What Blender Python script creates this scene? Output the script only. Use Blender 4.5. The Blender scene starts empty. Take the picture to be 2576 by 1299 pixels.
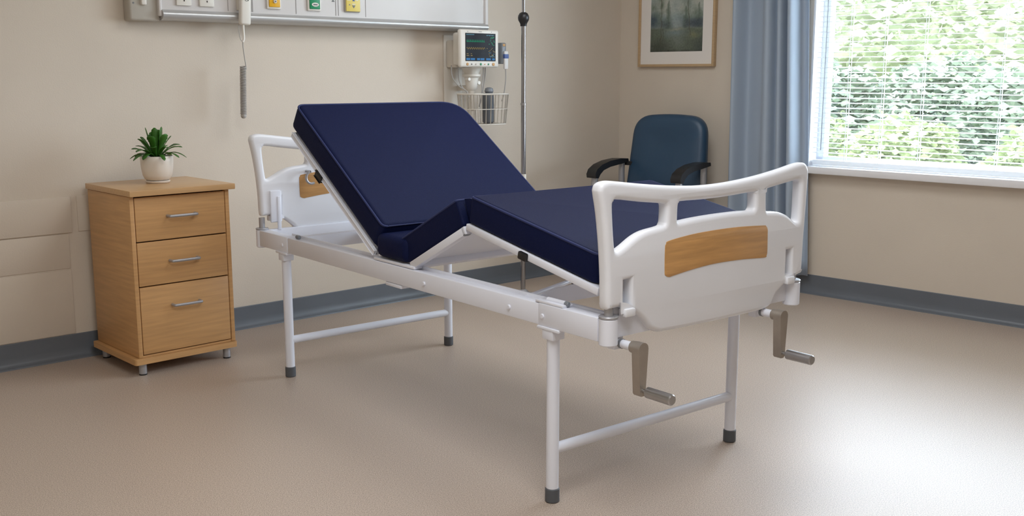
import bpy, bmesh, math, random
from mathutils import Vector, Matrix
random.seed(7)
PI = math.pi
scn = bpy.context.scene
COL = scn.collection

# ------------------------------------------------------------------ colour / materials
def lin(c):
    c /= 255.0
    return c / 12.92 if c <= 0.04045 else ((c + 0.055) / 1.055) ** 2.4
def rgb(r, g, b): return (lin(r), lin(g), lin(b), 1.0)

def mat(name, col, rough=0.5, metal=0.0, bump=0.0, bscale=200.0, var=0.0, vscale=8.0, coat=0.0,
        trans=0.0, spec=0.5, stretch=None, sheen=0.0):
    m = bpy.data.materials.new(name); m.use_nodes = True
    nt = m.node_tree; N = nt.nodes; L = nt.links
    b = N['Principled BSDF']
    b.inputs['Base Color'].default_value = col
    b.inputs['Roughness'].default_value = rough
    b.inputs['Metallic'].default_value = metal
    b.inputs['Specular IOR Level'].default_value = spec
    if coat: b.inputs['Coat Weight'].default_value = coat; b.inputs['Coat Roughness'].default_value = 0.2
    if sheen: b.inputs['Sheen Weight'].default_value = sheen; b.inputs['Sheen Roughness'].default_value = 0.4
    tc = N.new('ShaderNodeTexCoord')
    src = tc.outputs['Object']
    if stretch:
        mp = N.new('ShaderNodeMapping'); mp.inputs['Scale'].default_value = stretch
        L.new(src, mp.inputs['Vector']); src = mp.outputs['Vector']
    if var:
        n = N.new('ShaderNodeTexNoise'); n.inputs['Scale'].default_value = vscale; n.inputs['Detail'].default_value = 6
        L.new(src, n.inputs['Vector'])
        mx = N.new('ShaderNodeMix'); mx.data_type = 'RGBA'
        mx.inputs['A'].default_value = tuple(c * (1 - var) for c in col[:3]) + (1,)
        mx.inputs['B'].default_value = tuple(min(1, c * (1 + var)) for c in col[:3]) + (1,)
        cr = N.new('ShaderNodeMapRange'); cr.inputs['From Min'].default_value = 0.3; cr.inputs['From Max'].default_value = 0.7
        L.new(n.outputs['Fac'], cr.inputs['Value']); L.new(cr.outputs['Result'], mx.inputs['Factor'])
        L.new(mx.outputs['Result'], b.inputs['Base Color'])
    if bump:
        n2 = N.new('ShaderNodeTexNoise'); n2.inputs['Scale'].default_value = bscale; n2.inputs['Detail'].default_value = 3
        L.new(src, n2.inputs['Vector'])
        bp = N.new('ShaderNodeBump'); bp.inputs['Strength'].default_value = bump; bp.inputs['Distance'].default_value = 0.002
        L.new(n2.outputs['Fac'], bp.inputs['Height']); L.new(bp.outputs['Normal'], b.inputs['Normal'])
    if trans:
        t = N.new('ShaderNodeBsdfTranslucent'); t.inputs['Color'].default_value = col
        ms = N.new('ShaderNodeMixShader'); ms.inputs['Fac'].default_value = trans
        L.new(b.outputs['BSDF'], ms.inputs[1]); L.new(t.outputs['BSDF'], ms.inputs[2])
        L.new(ms.outputs['Shader'], N['Material Output'].inputs['Surface'])
    return m

def emis(name, col, strength):
    m = bpy.data.materials.new(name); m.use_nodes = True
    b = m.node_tree.nodes['Principled BSDF']
    b.inputs['Specular IOR Level'].default_value = 0.06
    b.inputs['Base Color'].default_value = (0.01, 0.01, 0.01, 1)
    b.inputs['Roughness'].default_value = 0.3
    b.inputs['Emission Color'].default_value = col
    b.inputs['Emission Strength'].default_value = strength
    return m

M = {}
M['wall'] = mat('wall_paint', rgb(208, 197, 183), 0.75, bump=0.25, bscale=160, var=0.02, vscale=3)
M['ceiling'] = mat('ceiling_paint', rgb(235, 232, 226), 0.9)
M['base'] = mat('skirting_vinyl', rgb(98, 104, 112), 0.4, var=0.05, vscale=5)
M['white'] = mat('white_enamel', rgb(226, 229, 239), 0.32, var=0.015, vscale=6)
M['whitepl'] = mat('white_moulded_plastic', rgb(228, 230, 236), 0.38, bump=0.05, bscale=60, var=0.012, vscale=5)
M['navy'] = mat('navy_mattress_cover', rgb(14, 22, 57), 0.62, bump=0.35, bscale=420, var=0.12, vscale=260, spec=0.10)
M['navyp'] = mat('navy_piping', rgb(44, 52, 92), 0.6, spec=0.2)
M['wood'] = mat('beech_laminate', rgb(196, 152, 102), 0.42, var=0.11, vscale=3.0, stretch=(1.5, 1.5, 26), bump=0.03, bscale=30)
M['woodtop'] = mat('beech_laminate_top', rgb(201, 162, 116), 0.3, var=0.08, vscale=3.0, stretch=(1.5, 26, 26))
M['oak'] = mat('oak_inlay', rgb(192, 146, 92), 0.45, var=0.14, vscale=3.0, stretch=(26, 2.2, 26))
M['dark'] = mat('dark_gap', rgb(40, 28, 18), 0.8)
M['steel'] = mat('brushed_steel', rgb(178, 178, 180), 0.32, 1.0)
M['satin'] = mat('satin_grey_metal', rgb(172, 172, 176), 0.4, 0.5)
M['chrome'] = mat('chrome', rgb(158, 158, 161), 0.2, 1.0)
M['crank'] = mat('crank_metal', rgb(172, 164, 155), 0.4, 0.75, var=0.05, vscale=30)
M['black'] = mat('black_plastic', rgb(28, 28, 30), 0.4)
M['rubber'] = mat('dark_grey_rubber', rgb(84, 87, 92), 0.6)
M['greypl'] = mat('grey_plastic', rgb(120, 124, 130), 0.4)
M['alu'] = mat('anodised_aluminium', rgb(190, 190, 190), 0.35, 0.45)
M['panel'] = mat('pale_grey_panel', rgb(218, 215, 214), 0.45, var=0.01)
M['endcap'] = mat('grey_end_cap', rgb(176, 170, 160), 0.5)
M['ivory'] = mat('ivory_plastic', rgb(226, 222, 214), 0.4)
M['offwhite'] = mat('off_white_plastic', rgb(214, 208, 198), 0.45)
M['seam'] = mat('seam_grey', rgb(150, 146, 144), 0.6)
M['yellow'] = mat('yellow_plastic', rgb(228, 172, 22), 0.45)
M['paleyellow'] = mat('pale_yellow_plastic', rgb(226, 205, 108), 0.45)
M['green'] = mat('green_plastic', rgb(22, 140, 92), 0.45)
M['bluemark'] = mat('blue_mark', rgb(70, 92, 150), 0.5)
M['greymark'] = mat('grey_mark', rgb(120, 122, 124), 0.6)
M['orange'] = mat('orange_mark', rgb(196, 150, 90), 0.5)
M['chair'] = mat('blue_vinyl', rgb(40, 68, 94), 0.42, bump=0.08, bscale=180, var=0.04, vscale=6)
M['curtain'] = mat('curtain_fabric', rgb(172, 186, 203), 0.6, bump=0.2, bscale=500, trans=0.18, sheen=0.2)
M['sill'] = mat('sill_paint', rgb(232, 232, 235), 0.4)
M['frame_w'] = mat('window_frame_paint', rgb(226, 230, 238), 0.4)
M['slat'] = mat('blind_slat', rgb(240, 241, 242), 0.45, trans=0.25)
M['pframe'] = mat('light_oak_frame', rgb(186, 158, 122), 0.5, var=0.08, vscale=12, stretch=(2, 2, 20))
M['mat'] = mat('picture_mount_card', rgb(226, 221, 216), 0.85)
M['ceramic'] = mat('white_ceramic', rgb(226, 219, 210), 0.35)
M['soil'] = mat('potting_soil', rgb(38, 28, 20), 0.95, bump=0.8, bscale=120)
M['leaf'] = mat('glossy_leaf', rgb(58, 112, 34), 0.42, var=0.3, vscale=25, trans=0.15)
M['shrub'] = mat('shrub_leaf', rgb(114, 123, 86), 0.6, var=0.35, vscale=3, trans=0.35)
M['treeleaf'] = mat('pale_tree_leaf', rgb(150, 155, 126), 0.6, var=0.25, vscale=2, trans=0.4)
M['darkleaf'] = mat('dark_evergreen_leaf', rgb(94, 104, 86), 0.6, var=0.3, vscale=3, trans=0.2)
M['bark'] = mat('bark', rgb(92, 78, 64), 0.9, bump=0.6, bscale=30)
M['lawn'] = mat('lawn_grass', rgb(104, 118, 84), 0.9, var=0.2, vscale=6)
M['cable'] = mat('grey_cable', rgb(168, 164, 160), 0.5)
M['screenbg'] = emis('screen_glass', rgb(12, 16, 26), 0.8)
M['s_green'] = emis('screen_green', rgb(40, 150, 110), 0.9)
M['s_yellow'] = emis('screen_yellow', rgb(175, 150, 90), 0.7)
M['s_blue'] = emis('screen_blue', rgb(50, 120, 180), 0.8)
M['s_cyan'] = emis('screen_cyan', rgb(110, 170, 190), 0.6)
M['glass'] = mat('window_glass', (1, 1, 1, 1), 0.0)
_b = M['glass'].node_tree.nodes['Principled BSDF']
_n = M['glass'].node_tree
_t = _n.nodes.new('ShaderNodeBsdfTransparent'); _g = _n.nodes.new('ShaderNodeBsdfGlossy'); _g.inputs['Roughness'].default_value = 0.02
_m = _n.nodes.new('ShaderNodeMixShader'); _m.inputs['Fac'].default_value = 0.04
_n.links.new(_t.outputs[0], _m.inputs[1]); _n.links.new(_g.outputs[0], _m.inputs[2]); _n.links.new(_m.outputs[0], _n.nodes['Material Output'].inputs['Surface'])

def floor_mat():
    m = bpy.data.materials.new('speckled_vinyl_floor'); m.use_nodes = True
    nt = m.node_tree; N = nt.nodes; L = nt.links; b = N['Principled BSDF']
    b.inputs['Specular IOR Level'].default_value = 0.62
    tc = N.new('ShaderNodeTexCoord')
    def noise(scale, det):
        n = N.new('ShaderNodeTexNoise'); n.inputs['Scale'].default_value = scale; n.inputs['Detail'].default_value = det
        L.new(tc.outputs['Object'], n.inputs['Vector']); return n
    n1 = noise(300, 2); n2 = noise(110, 4); n3 = noise(0.9, 2)
    r1 = N.new('ShaderNodeValToRGB')
    e = r1.color_ramp.elements
    e[0].position = 0.32; e[0].color = rgb(148, 132, 118)
    e[1].position = 0.68; e[1].color = rgb(208, 191, 177)
    L.new(n1.outputs['Fac'], r1.inputs['Fac'])
    mx = N.new('ShaderNodeMix'); mx.data_type = 'RGBA'; mx.blend_type = 'MULTIPLY'; mx.inputs['Factor'].default_value = 0.35
    r2 = N.new('ShaderNodeValToRGB'); r2.color_ramp.elements[0].position = 0.35; r2.color_ramp.elements[1].position = 0.65
    r2.color_ramp.elements[0].color = (0.82, 0.81, 0.80, 1)
    L.new(n2.outputs['Fac'], r2.inputs['Fac'])
    L.new(r1.outputs['Color'], mx.inputs['A']); L.new(r2.outputs['Color'], mx.inputs['B'])
    L.new(mx.outputs['Result'], b.inputs['Base Color'])
    mr = N.new('ShaderNodeMapRange'); mr.inputs['To Min'].default_value = 0.34; mr.inputs['To Max'].default_value = 0.46
    L.new(n3.outputs['Fac'], mr.inputs['Value']); L.new(mr.outputs['Result'], b.inputs['Roughness'])
    bp = N.new('ShaderNodeBump'); bp.inputs['Strength'].default_value = 0.05; bp.inputs['Distance'].default_value = 0.001
    L.new(n1.outputs['Fac'], bp.inputs['Height']); L.new(bp.outputs['Normal'], b.inputs['Normal'])
    return m
M['floor'] = floor_mat()

def attr_mat(name, attr, rough):
    m = bpy.data.materials.new(name); m.use_nodes = True
    a = m.node_tree.nodes.new('ShaderNodeVertexColor'); a.layer_name = attr
    b = m.node_tree.nodes['Principled BSDF']; b.inputs['Roughness'].default_value = rough
    m.node_tree.links.new(a.outputs['Color'], b.inputs['Base Color'])
    return m

# ------------------------------------------------------------------ mesh helpers
def tag(o, label=None, cat=None, group=None, kind=None):
    if label: o['label'] = label
    if cat: o['category'] = cat
    if group: o['group'] = group
    if kind: o['kind'] = kind
    return o

def empty(name, loc=(0, 0, 0), rz=0.0):
    o = bpy.data.objects.new(name, None); COL.objects.link(o)
    o.location = loc; o.rotation_euler = (0, 0, rz); o.empty_display_size = 0.1
    return o

def obj(name, bm, m, parent=None, smooth=35, loc=None, rz=0.0):
    me = bpy.data.meshes.new(name)
    bmesh.ops.recalc_face_normals(bm, faces=bm.faces[:])
    bm.to_mesh(me); bm.free()
    me.materials.append(m)
    if smooth:
        for p in me.polygons: p.use_smooth = True
        me.set_sharp_from_angle(angle=math.radians(smooth))
    o = bpy.data.objects.new(name, me); COL.objects.link(o)
    if loc is not None: o.location = loc
    if rz: o.rotation_euler = (0, 0, rz)
    if parent: o.parent = parent
    return o

def BM(): return bmesh.new()

def box(bm, x0, x1, y0, y1, z0, z1, bev=0.0, seg=2, mtx=None):
    r = bmesh.ops.create_cube(bm, size=1.0)
    vs = r['verts']
    for v in vs:
        v.co = Vector(((x0 + x1) / 2 + v.co.x * (x1 - x0), (y0 + y1) / 2 + v.co.y * (y1 - y0), (z0 + z1) / 2 + v.co.z * (z1 - z0)))
    if mtx is not None:
        for v in vs: v.co = mtx @ v.co
    if bev:
        ed = list({e for v in vs for e in v.link_edges})
        bmesh.ops.bevel(bm, geom=ed, offset=bev, segments=seg, profile=0.5, affect='EDGES', clamp_overlap=True)
    return bm

def frame_axes(d):
    d = Vector(d).normalized()
    up = Vector((0, 0, 1)) if abs(d.z) < 0.95 else Vector((1, 0, 0))
    a = d.cross(up).normalized(); b = a.cross(d).normalized()
    return a, b

def cyl(bm, p0, p1, r0, r1=None, seg=20, caps=True, bev=0.0):
    p0, p1 = Vector(p0), Vector(p1)
    r1 = r0 if r1 is None else r1
    a, b = frame_axes(p1 - p0)
    prof = [(p0, r0), (p1, r1)]
    if bev:
        d = (p1 - p0).normalized()
        prof = [(p0, r0 - bev), (p0 + d * bev, r0), (p1 - d * bev, r1), (p1, r1 - bev)]
    rings = []
    for p, r in prof:
        rings.append([bm.verts.new(p + a * (r * math.cos(t)) + b * (r * math.sin(t))) for t in (2 * PI * i / seg for i in range(seg))])
    for A, B in zip(rings, rings[1:]):
        for i in range(seg):
            bm.faces.new((A[i], A[(i + 1) % seg], B[(i + 1) % seg], B[i]))
    if caps:
        bm.faces.new(rings[0][::-1]); bm.faces.new(rings[-1])
    return bm

def tube(bm, pts, r, seg=10, caps=True, closed=False):
    pts = [Vector(p) for p in pts]
    n = len(pts); rings = []
    rad = r if isinstance(r, (list, tuple)) else [r] * n
    prev = None
    for i, p in enumerate(pts):
        if closed: d = pts[(i + 1) % n] - pts[i - 1]
        else: d = pts[min(i + 1, n - 1)] - pts[max(i - 1, 0)]
        d.normalize()
        if prev is None: a, b = frame_axes(d)
        else:
            a = prev - d * prev.dot(d)
            if a.length < 1e-6: a, b = frame_axes(d)
            a.normalize(); b = d.cross(a)
        prev = a
        rings.append([bm.verts.new(p + a * (rad[i] * math.cos(t)) + b * (rad[i] * math.sin(t))) for t in (2 * PI * k / seg for k in range(seg))])
    rng = range(n) if closed else range(n - 1)
    for i in rng:
        A, B = rings[i], rings[(i + 1) % n]
        off = 0
        if closed and i == n - 1:
            off = min(range(seg), key=lambda q: (A[0].co - B[q].co).length)
        for k in range(seg):
            bm.faces.new((A[k], A[(k + 1) % seg], B[(k + 1 + off) % seg], B[(k + off) % seg]))
    if caps and not closed:
        bm.faces.new(rings[0][::-1]); bm.faces.new(rings[-1])
    return bm

def lathe(bm, prof, c=(0, 0, 0), seg=32):
    c = Vector(c); rings = []
    for r, z in prof:
        if r < 1e-5: rings.append([bm.verts.new(c + Vector((0, 0, z)))])
        else: rings.append([bm.verts.new(c + Vector((r * math.cos(t), r * math.sin(t), z))) for t in (2 * PI * i / seg for i in range(seg))])
    for A, B in zip(rings, rings[1:]):
        for i in range(seg):
            j = (i + 1) % seg
            if len(A) == 1 and len(B) == 1: continue
            if len(A) == 1: bm.faces.new((A[0], B[j], B[i]))
            elif len(B) == 1: bm.faces.new((A[i], A[j], B[0]))
            else: bm.faces.new((A[i], A[j], B[j], B[i]))
    return bm

def prism(bm, poly, axis, a0, a1):
    """poly: list of 2D points; axis 'x': poly in (y,z); 'y': poly in (x,z); 'z': poly in (x,y)"""
    def P(p, a):
        return {'x': (a, p[0], p[1]), 'y': (p[0], a, p[1]), 'z': (p[0], p[1], a)}[axis]
    A = [bm.verts.new(P(p, a0)) for p in poly]; B = [bm.verts.new(P(p, a1)) for p in poly]
    n = len(poly)
    bm.faces.new(A); bm.faces.new(B[::-1])
    for i in range(n): bm.faces.new((A[i], B[i], B[(i + 1) % n], A[(i + 1) % n]))
    return bm

def catmull(pts, sub=6, closed=False):
    P = [Vector(p) for p in pts]; n = len(P); out = []
    for i in range(n if closed else n - 1):
        g = (lambda k: P[k % n]) if closed else (lambda k: P[max(0, min(n - 1, k))])
        p0, p1, p2, p3 = g(i - 1), g(i), g(i + 1), g(i + 2)
        for s in range(sub):
            t = s / sub
            out.append(0.5 * ((2 * p1) + (p2 - p0) * t + (2 * p0 - 5 * p1 + 4 * p2 - p3) * t * t + (3 * p1 - p0 - 3 * p2 + p3) * t ** 3))
    if not closed: out.append(P[-1])
    return out

def rounded_poly(pts, r, seg=6):
    n = len(pts); out = []
    rr = r if isinstance(r, (list, tuple)) else [r] * n
    for i in range(n):
        p = Vector(pts[i]); a = Vector(pts[i - 1]); b = Vector(pts[(i + 1) % n]); q = rr[i]
        if q <= 0: out.append(tuple(p)); continue
        da = (a - p).normalized(); db_ = (b - p).normalized()
        q = min(q, (a - p).length * 0.49, (b - p).length * 0.49)
        A = p + da * q; B = p + db_ * q
        for s in range(seg + 1):
            t = s / seg
            out.append(tuple(A * (1 - t) ** 2 + p * (2 * t * (1 - t)) + B * t * t))
    return out

def plate(loops, thick, bev, mtx, res=3):
    """flat moulded plate from closed 2D loops (first = outline, the rest = holes), rounded edges; returns a bmesh"""
    cu = bpy.data.curves.new('outline', 'CURVE'); cu.dimensions = '2D'; cu.fill_mode = 'BOTH'
    for lp in loops:
        sp = cu.splines.new('POLY'); sp.points.add(len(lp) - 1); sp.use_cyclic_u = True
        for q, p in zip(sp.points, lp): q.co = (p[0], p[1], 0, 1)
    cu.extrude = max(0.0001, thick / 2 - bev); cu.bevel_depth = bev; cu.bevel_resolution = res; cu.offset = -bev
    o = bpy.data.objects.new('outline', cu); COL.objects.link(o)
    dg = bpy.context.evaluated_depsgraph_get(); dg.update()
    me = bpy.data.meshes.new_from_object(o.evaluated_get(dg))
    bm = BM(); bm.from_mesh(me)
    bpy.data.objects.remove(o); bpy.data.curves.remove(cu); bpy.data.meshes.remove(me)
    bmesh.ops.remove_doubles(bm, verts=bm.verts[:], dist=1e-5)
    for v in bm.verts: v.co = mtx @ v.co
    return bm

# ------------------------------------------------------------------ room frames
CORNER = Vector((0.7153, 6.9401, 0.0))
WA, RA = 0.7342, -0.7807           # back wall / window wall headings; local x runs to the picture's right, local -y into the room
def BW(x, y, z=0.0): return CORNER + Matrix.Rotation(WA, 3, 'Z') @ Vector((x, y, z))
def RW(x, y, z=0.0): return CORNER + Matrix.Rotation(RA, 3, 'Z') @ Vector((x, y, z))
H = 2.62

def struct(name, bm, m, loc=CORNER, rz=0.0, smooth=0, parent=None):
    o = obj(name, bm, m, parent, smooth, loc if parent is None else None, rz)
    if parent is None: o['kind'] = 'structure'
    return o

# floor & ceiling outline : corner, along window wall, front, left
LB, LR = 5.6, 6.6
c0 = Vector((0, 0)); c1 = (RW(LR, 0) - CORNER).to_2d(); c3 = (BW(-LB, 0) - CORNER).to_2d(); c2 = c1 + c3
for nm, z0, z1, mm in (('floor', -0.12, 0.0, 'floor'), ('ceiling', H, H + 0.12, 'ceiling')):
    bm = BM(); prism(bm, [c0, c1, c2, c3], 'z', z0, z1); struct(nm, bm, M[mm])
bm = BM(); box(bm, -LB, 0.2, 0, 0.2, 0, H); struct('wall_back', bm, M['wall'], rz=WA)
# window wall with opening
WX0, WX1, WZ0, WZ1 = 1.385, 3.45, 0.745, 2.25
bm = BM()
box(bm, 0, WX0, 0, 0.2, 0, H); box(bm, WX1, LR, 0, 0.2, 0, H)
box(bm, WX0, WX1, 0, 0.2, 0, WZ0 - 0.045); box(bm, WX0, WX1, 0, 0.2, WZ1, H)
struct('wall_right', bm, M['wall'], rz=RA)
d = (c2 - c3); L_ = d.length
bm = BM(); box(bm, 0, L_, -0.2, 0, 0, H); struct('wall_left', bm, M['wall'], loc=CORNER + Vector((c3.x, c3.y, 0)), rz=math.atan2(d.y, d.x))
d = (c2 - c1); L_ = d.length
bm = BM(); box(bm, 0, L_, 0, 0.2, 0, H); struct('wall_front', bm, M['wall'], loc=CORNER + Vector((c1.x, c1.y, 0)), rz=math.atan2(d.y, d.x))
# coved skirting
def skirt(bm, x0, x1):
    prism(bm, [(0, 0), (-0.03, 0), (-0.028, 0.006), (-0.017, 0.012), (-0.010, 0.024), (-0.007, 0.05), (-0.006, 0.108), (-0.003, 0.111), (0, 0.111)], 'x', x0, x1)
bm = BM(); skirt(bm, -LB, 0); struct('baseboard_back', bm, M['base'], rz=WA, smooth=40)
bm = BM(); skirt(bm, 0, LR); struct('baseboard_right', bm, M['base'], rz=RA, smooth=40)
# shallow raised wall panels behind the cabinet
def wallpan(n, x0, x1, z0, z1, t):
    bm = BM(); box(bm, x0, x1, -t, 0.002, z0, z1, 0.003); struct('trim_%d' % n, bm, M['wall'], rz=WA, smooth=40)
wallpan(1, -4.6, -3.592, 0.57, 0.73, 0.008)
wallpan(2, -3.565, -3.05, 0.572, 0.732, 0.006)
wallpan(3, -4.6, -3.608, 0.113, 0.405, 0.004)
wallpan(4, -4.6, -3.608, 0.41, 0.566, 0.004)

# window
win = empty('window_1', RW(0, 0, 0), RA); win['kind'] = 'structure'
bm = BM()
box(bm, WX0, WX0 + 0.055, 0.09, 0.15, WZ0, WZ1, 0.004); box(bm, WX1 - 0.055, WX1, 0.09, 0.15, WZ0, WZ1, 0.004)
box(bm, WX0, WX1, 0.09, 0.15, WZ0, WZ0 + 0.05, 0.004); box(bm, WX0, WX1, 0.09, 0.15, WZ1 - 0.05, WZ1, 0.004)
obj('window_frame', bm, M['frame_w'], win)
bm = BM(); box(bm, WX0 + 0.05, WX1 - 0.05, 0.118, 0.122, WZ0 + 0.045, WZ1 - 0.045); obj('window_pane', bm, M['glass'], win, 0)
bm = BM()
box(bm, WX0 - 0.002, WX0 + 0.012, 0.0, 0.09, WZ0, WZ1); box(bm, WX1 - 0.012, WX1 + 0.002, 0.0, 0.09, WZ0, WZ1)
obj('window_reveal', bm, M['sill'], win)
bm = BM(); box(bm, WX0 - 0.06, WX1 + 0.06, -0.065, 0.0, WZ0 - 0.04, WZ0, 0.006); box(bm, WX0, WX1, -0.01, 0.2, WZ0 - 0.045, WZ0)
obj('window_sill', bm, M['sill'], win)

# venetian blind
bl = empty('venetian_blind', RW(0, 0, 0), RA)
tag(bl, 'white horizontal venetian blind hanging in the window above the sill', 'blind')
bx0, bx1, by = WX0 + 0.018, WX1 - 0.018, 0.04
bm = BM()
zz = WZ0 + 0.075
while zz < WZ1 - 0.07:
    n = 5; w = 0.027; tilt = math.radians(9)
    for k in range(n):
        a = -1 + 2 * k / n; b = -1 + 2 * (k + 1) / n
        def pt(t): return (by + t * w / 2, zz + t * w / 2 * math.tan(tilt) + 0.0022 * (1 - t * t))
        (ya, za), (yb, zb) = pt(a), pt(b)
        v = [bm.verts.new(q) for q in ((bx0, ya, za), (bx1, ya, za), (bx1, yb, zb), (bx0, yb, zb))]
        bm.faces.new(v)
    zz += 0.0282
bmesh.ops.remove_doubles(bm, verts=bm.verts[:], dist=1e-5)
o = obj('slats', bm, M['slat'], bl, 60)
sm = o.modifiers.new('thick', 'SOLIDIFY'); sm.thickness = 0.0009
bm = BM(); box(bm, bx0, bx1, by - 0.016, by + 0.016, WZ0 + 0.004, WZ0 + 0.034, 0.006); obj('bottom_rail', bm, M['slat'], bl)
bm = BM(); box(bm, bx0, bx1, by - 0.02, by + 0.02, WZ1 - 0.05, WZ1 - 0.002, 0.004); obj('head_rail', bm, M['slat'], bl)
for x in (1.60, 1.80, 2.02, 2.42, 2.85, 3.25):
    bm = BM()
    for yy in (by - 0.0145, by + 0.0145):
        tube(bm, [(x, yy, WZ0 + 0.03), (x, yy, WZ1 - 0.04)], 0.0022, 6)
    obj('ladder_cord', bm, M['slat'], bl)
bm = BM(); tube(bm, [(WX0 + 0.075, by - 0.022, WZ0 + 0.09), (WX0 + 0.075, by - 0.022, WZ1 - 0.05)], 0.0035, 8); obj('tilt_wand', bm, M['greypl'], bl)

# ------------------------------------------------------------------ curtain
def curtain():
    bm = BM(); nx, nz = 150, 26; z0, z1 = 0.11, 2.5
    V = []
    for j in range(nz + 1):
        t = j / nz; z = z0 + (z1 - z0) * t
        xl = 0.905 + 0.022 * (1 - t); xr = 1.352 + 0.100 * (1 - t) ** 1.1
        row = []
        for i in range(nx + 1):
            s = i / nx
            ph = 2 * PI * (4.1 * s + 0.35 * math.sin(2 * PI * s * 1.3 + 0.4)) + 0.25 * math.sin(3 * t + 5 * s)
            amp = 0.044 + 0.012 * math.sin(7 * s + 1)
            y = -0.095 + amp * math.sin(ph) + 0.006 * math.sin(2 * ph + 1)
            x = xl + (xr - xl) * s - 0.004 * math.sin(2 * ph)
            row.append(bm.verts.new((x, y, z)))
        V.append(row)
    for j in range(nz):
        for i in range(nx): bm.faces.new((V[j][i], V[j][i + 1], V[j + 1][i + 1], V[j + 1][i]))
    o = obj('curtain', bm, M['curtain'], None, 80, RW(0, 0, 0), RA)
    sm = o.modifiers.new('thick', 'SOLIDIFY'); sm.thickness = 0.003
    tag(o, 'long blue grey curtain hanging in folds at the left of the window', 'curtain')
curtain()

# ------------------------------------------------------------------ framed picture
pic = empty('framed_picture', RW(0.456, 0, 1.31), RA)
tag(pic, 'light oak framed misty woodland picture hanging on the wall above the armchair', 'picture')
pw, ph_, fw, fd = 0.29, 0.76, 0.016, 0.030
bm = BM()
box(bm, -pw, -pw + fw, -fd, 0, 0, ph_, 0.002); box(bm, pw - fw, pw, -fd, 0, 0, ph_, 0.002)
box(bm, -pw + fw, pw - fw, -fd, 0, 0, fw, 0.002); box(bm, -pw + fw, pw - fw, -fd, 0, ph_ - fw, ph_, 0.002)
obj('frame', bm, M['pframe'], pic)
bm = BM()
ix, iz0, iz1 = 0.199, 0.093, 0.667
for (x0, x1, z0, z1) in ((-pw + fw, -ix, fw, ph_ - fw), (ix, pw - fw, fw, ph_ - fw), (-ix, ix, fw, iz0), (-ix, ix, iz1, ph_ - fw)):
    box(bm, x0, x1, -0.020, -0.014, z0, z1)
obj('mount_card', bm, M['mat'], pic, 0)
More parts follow.
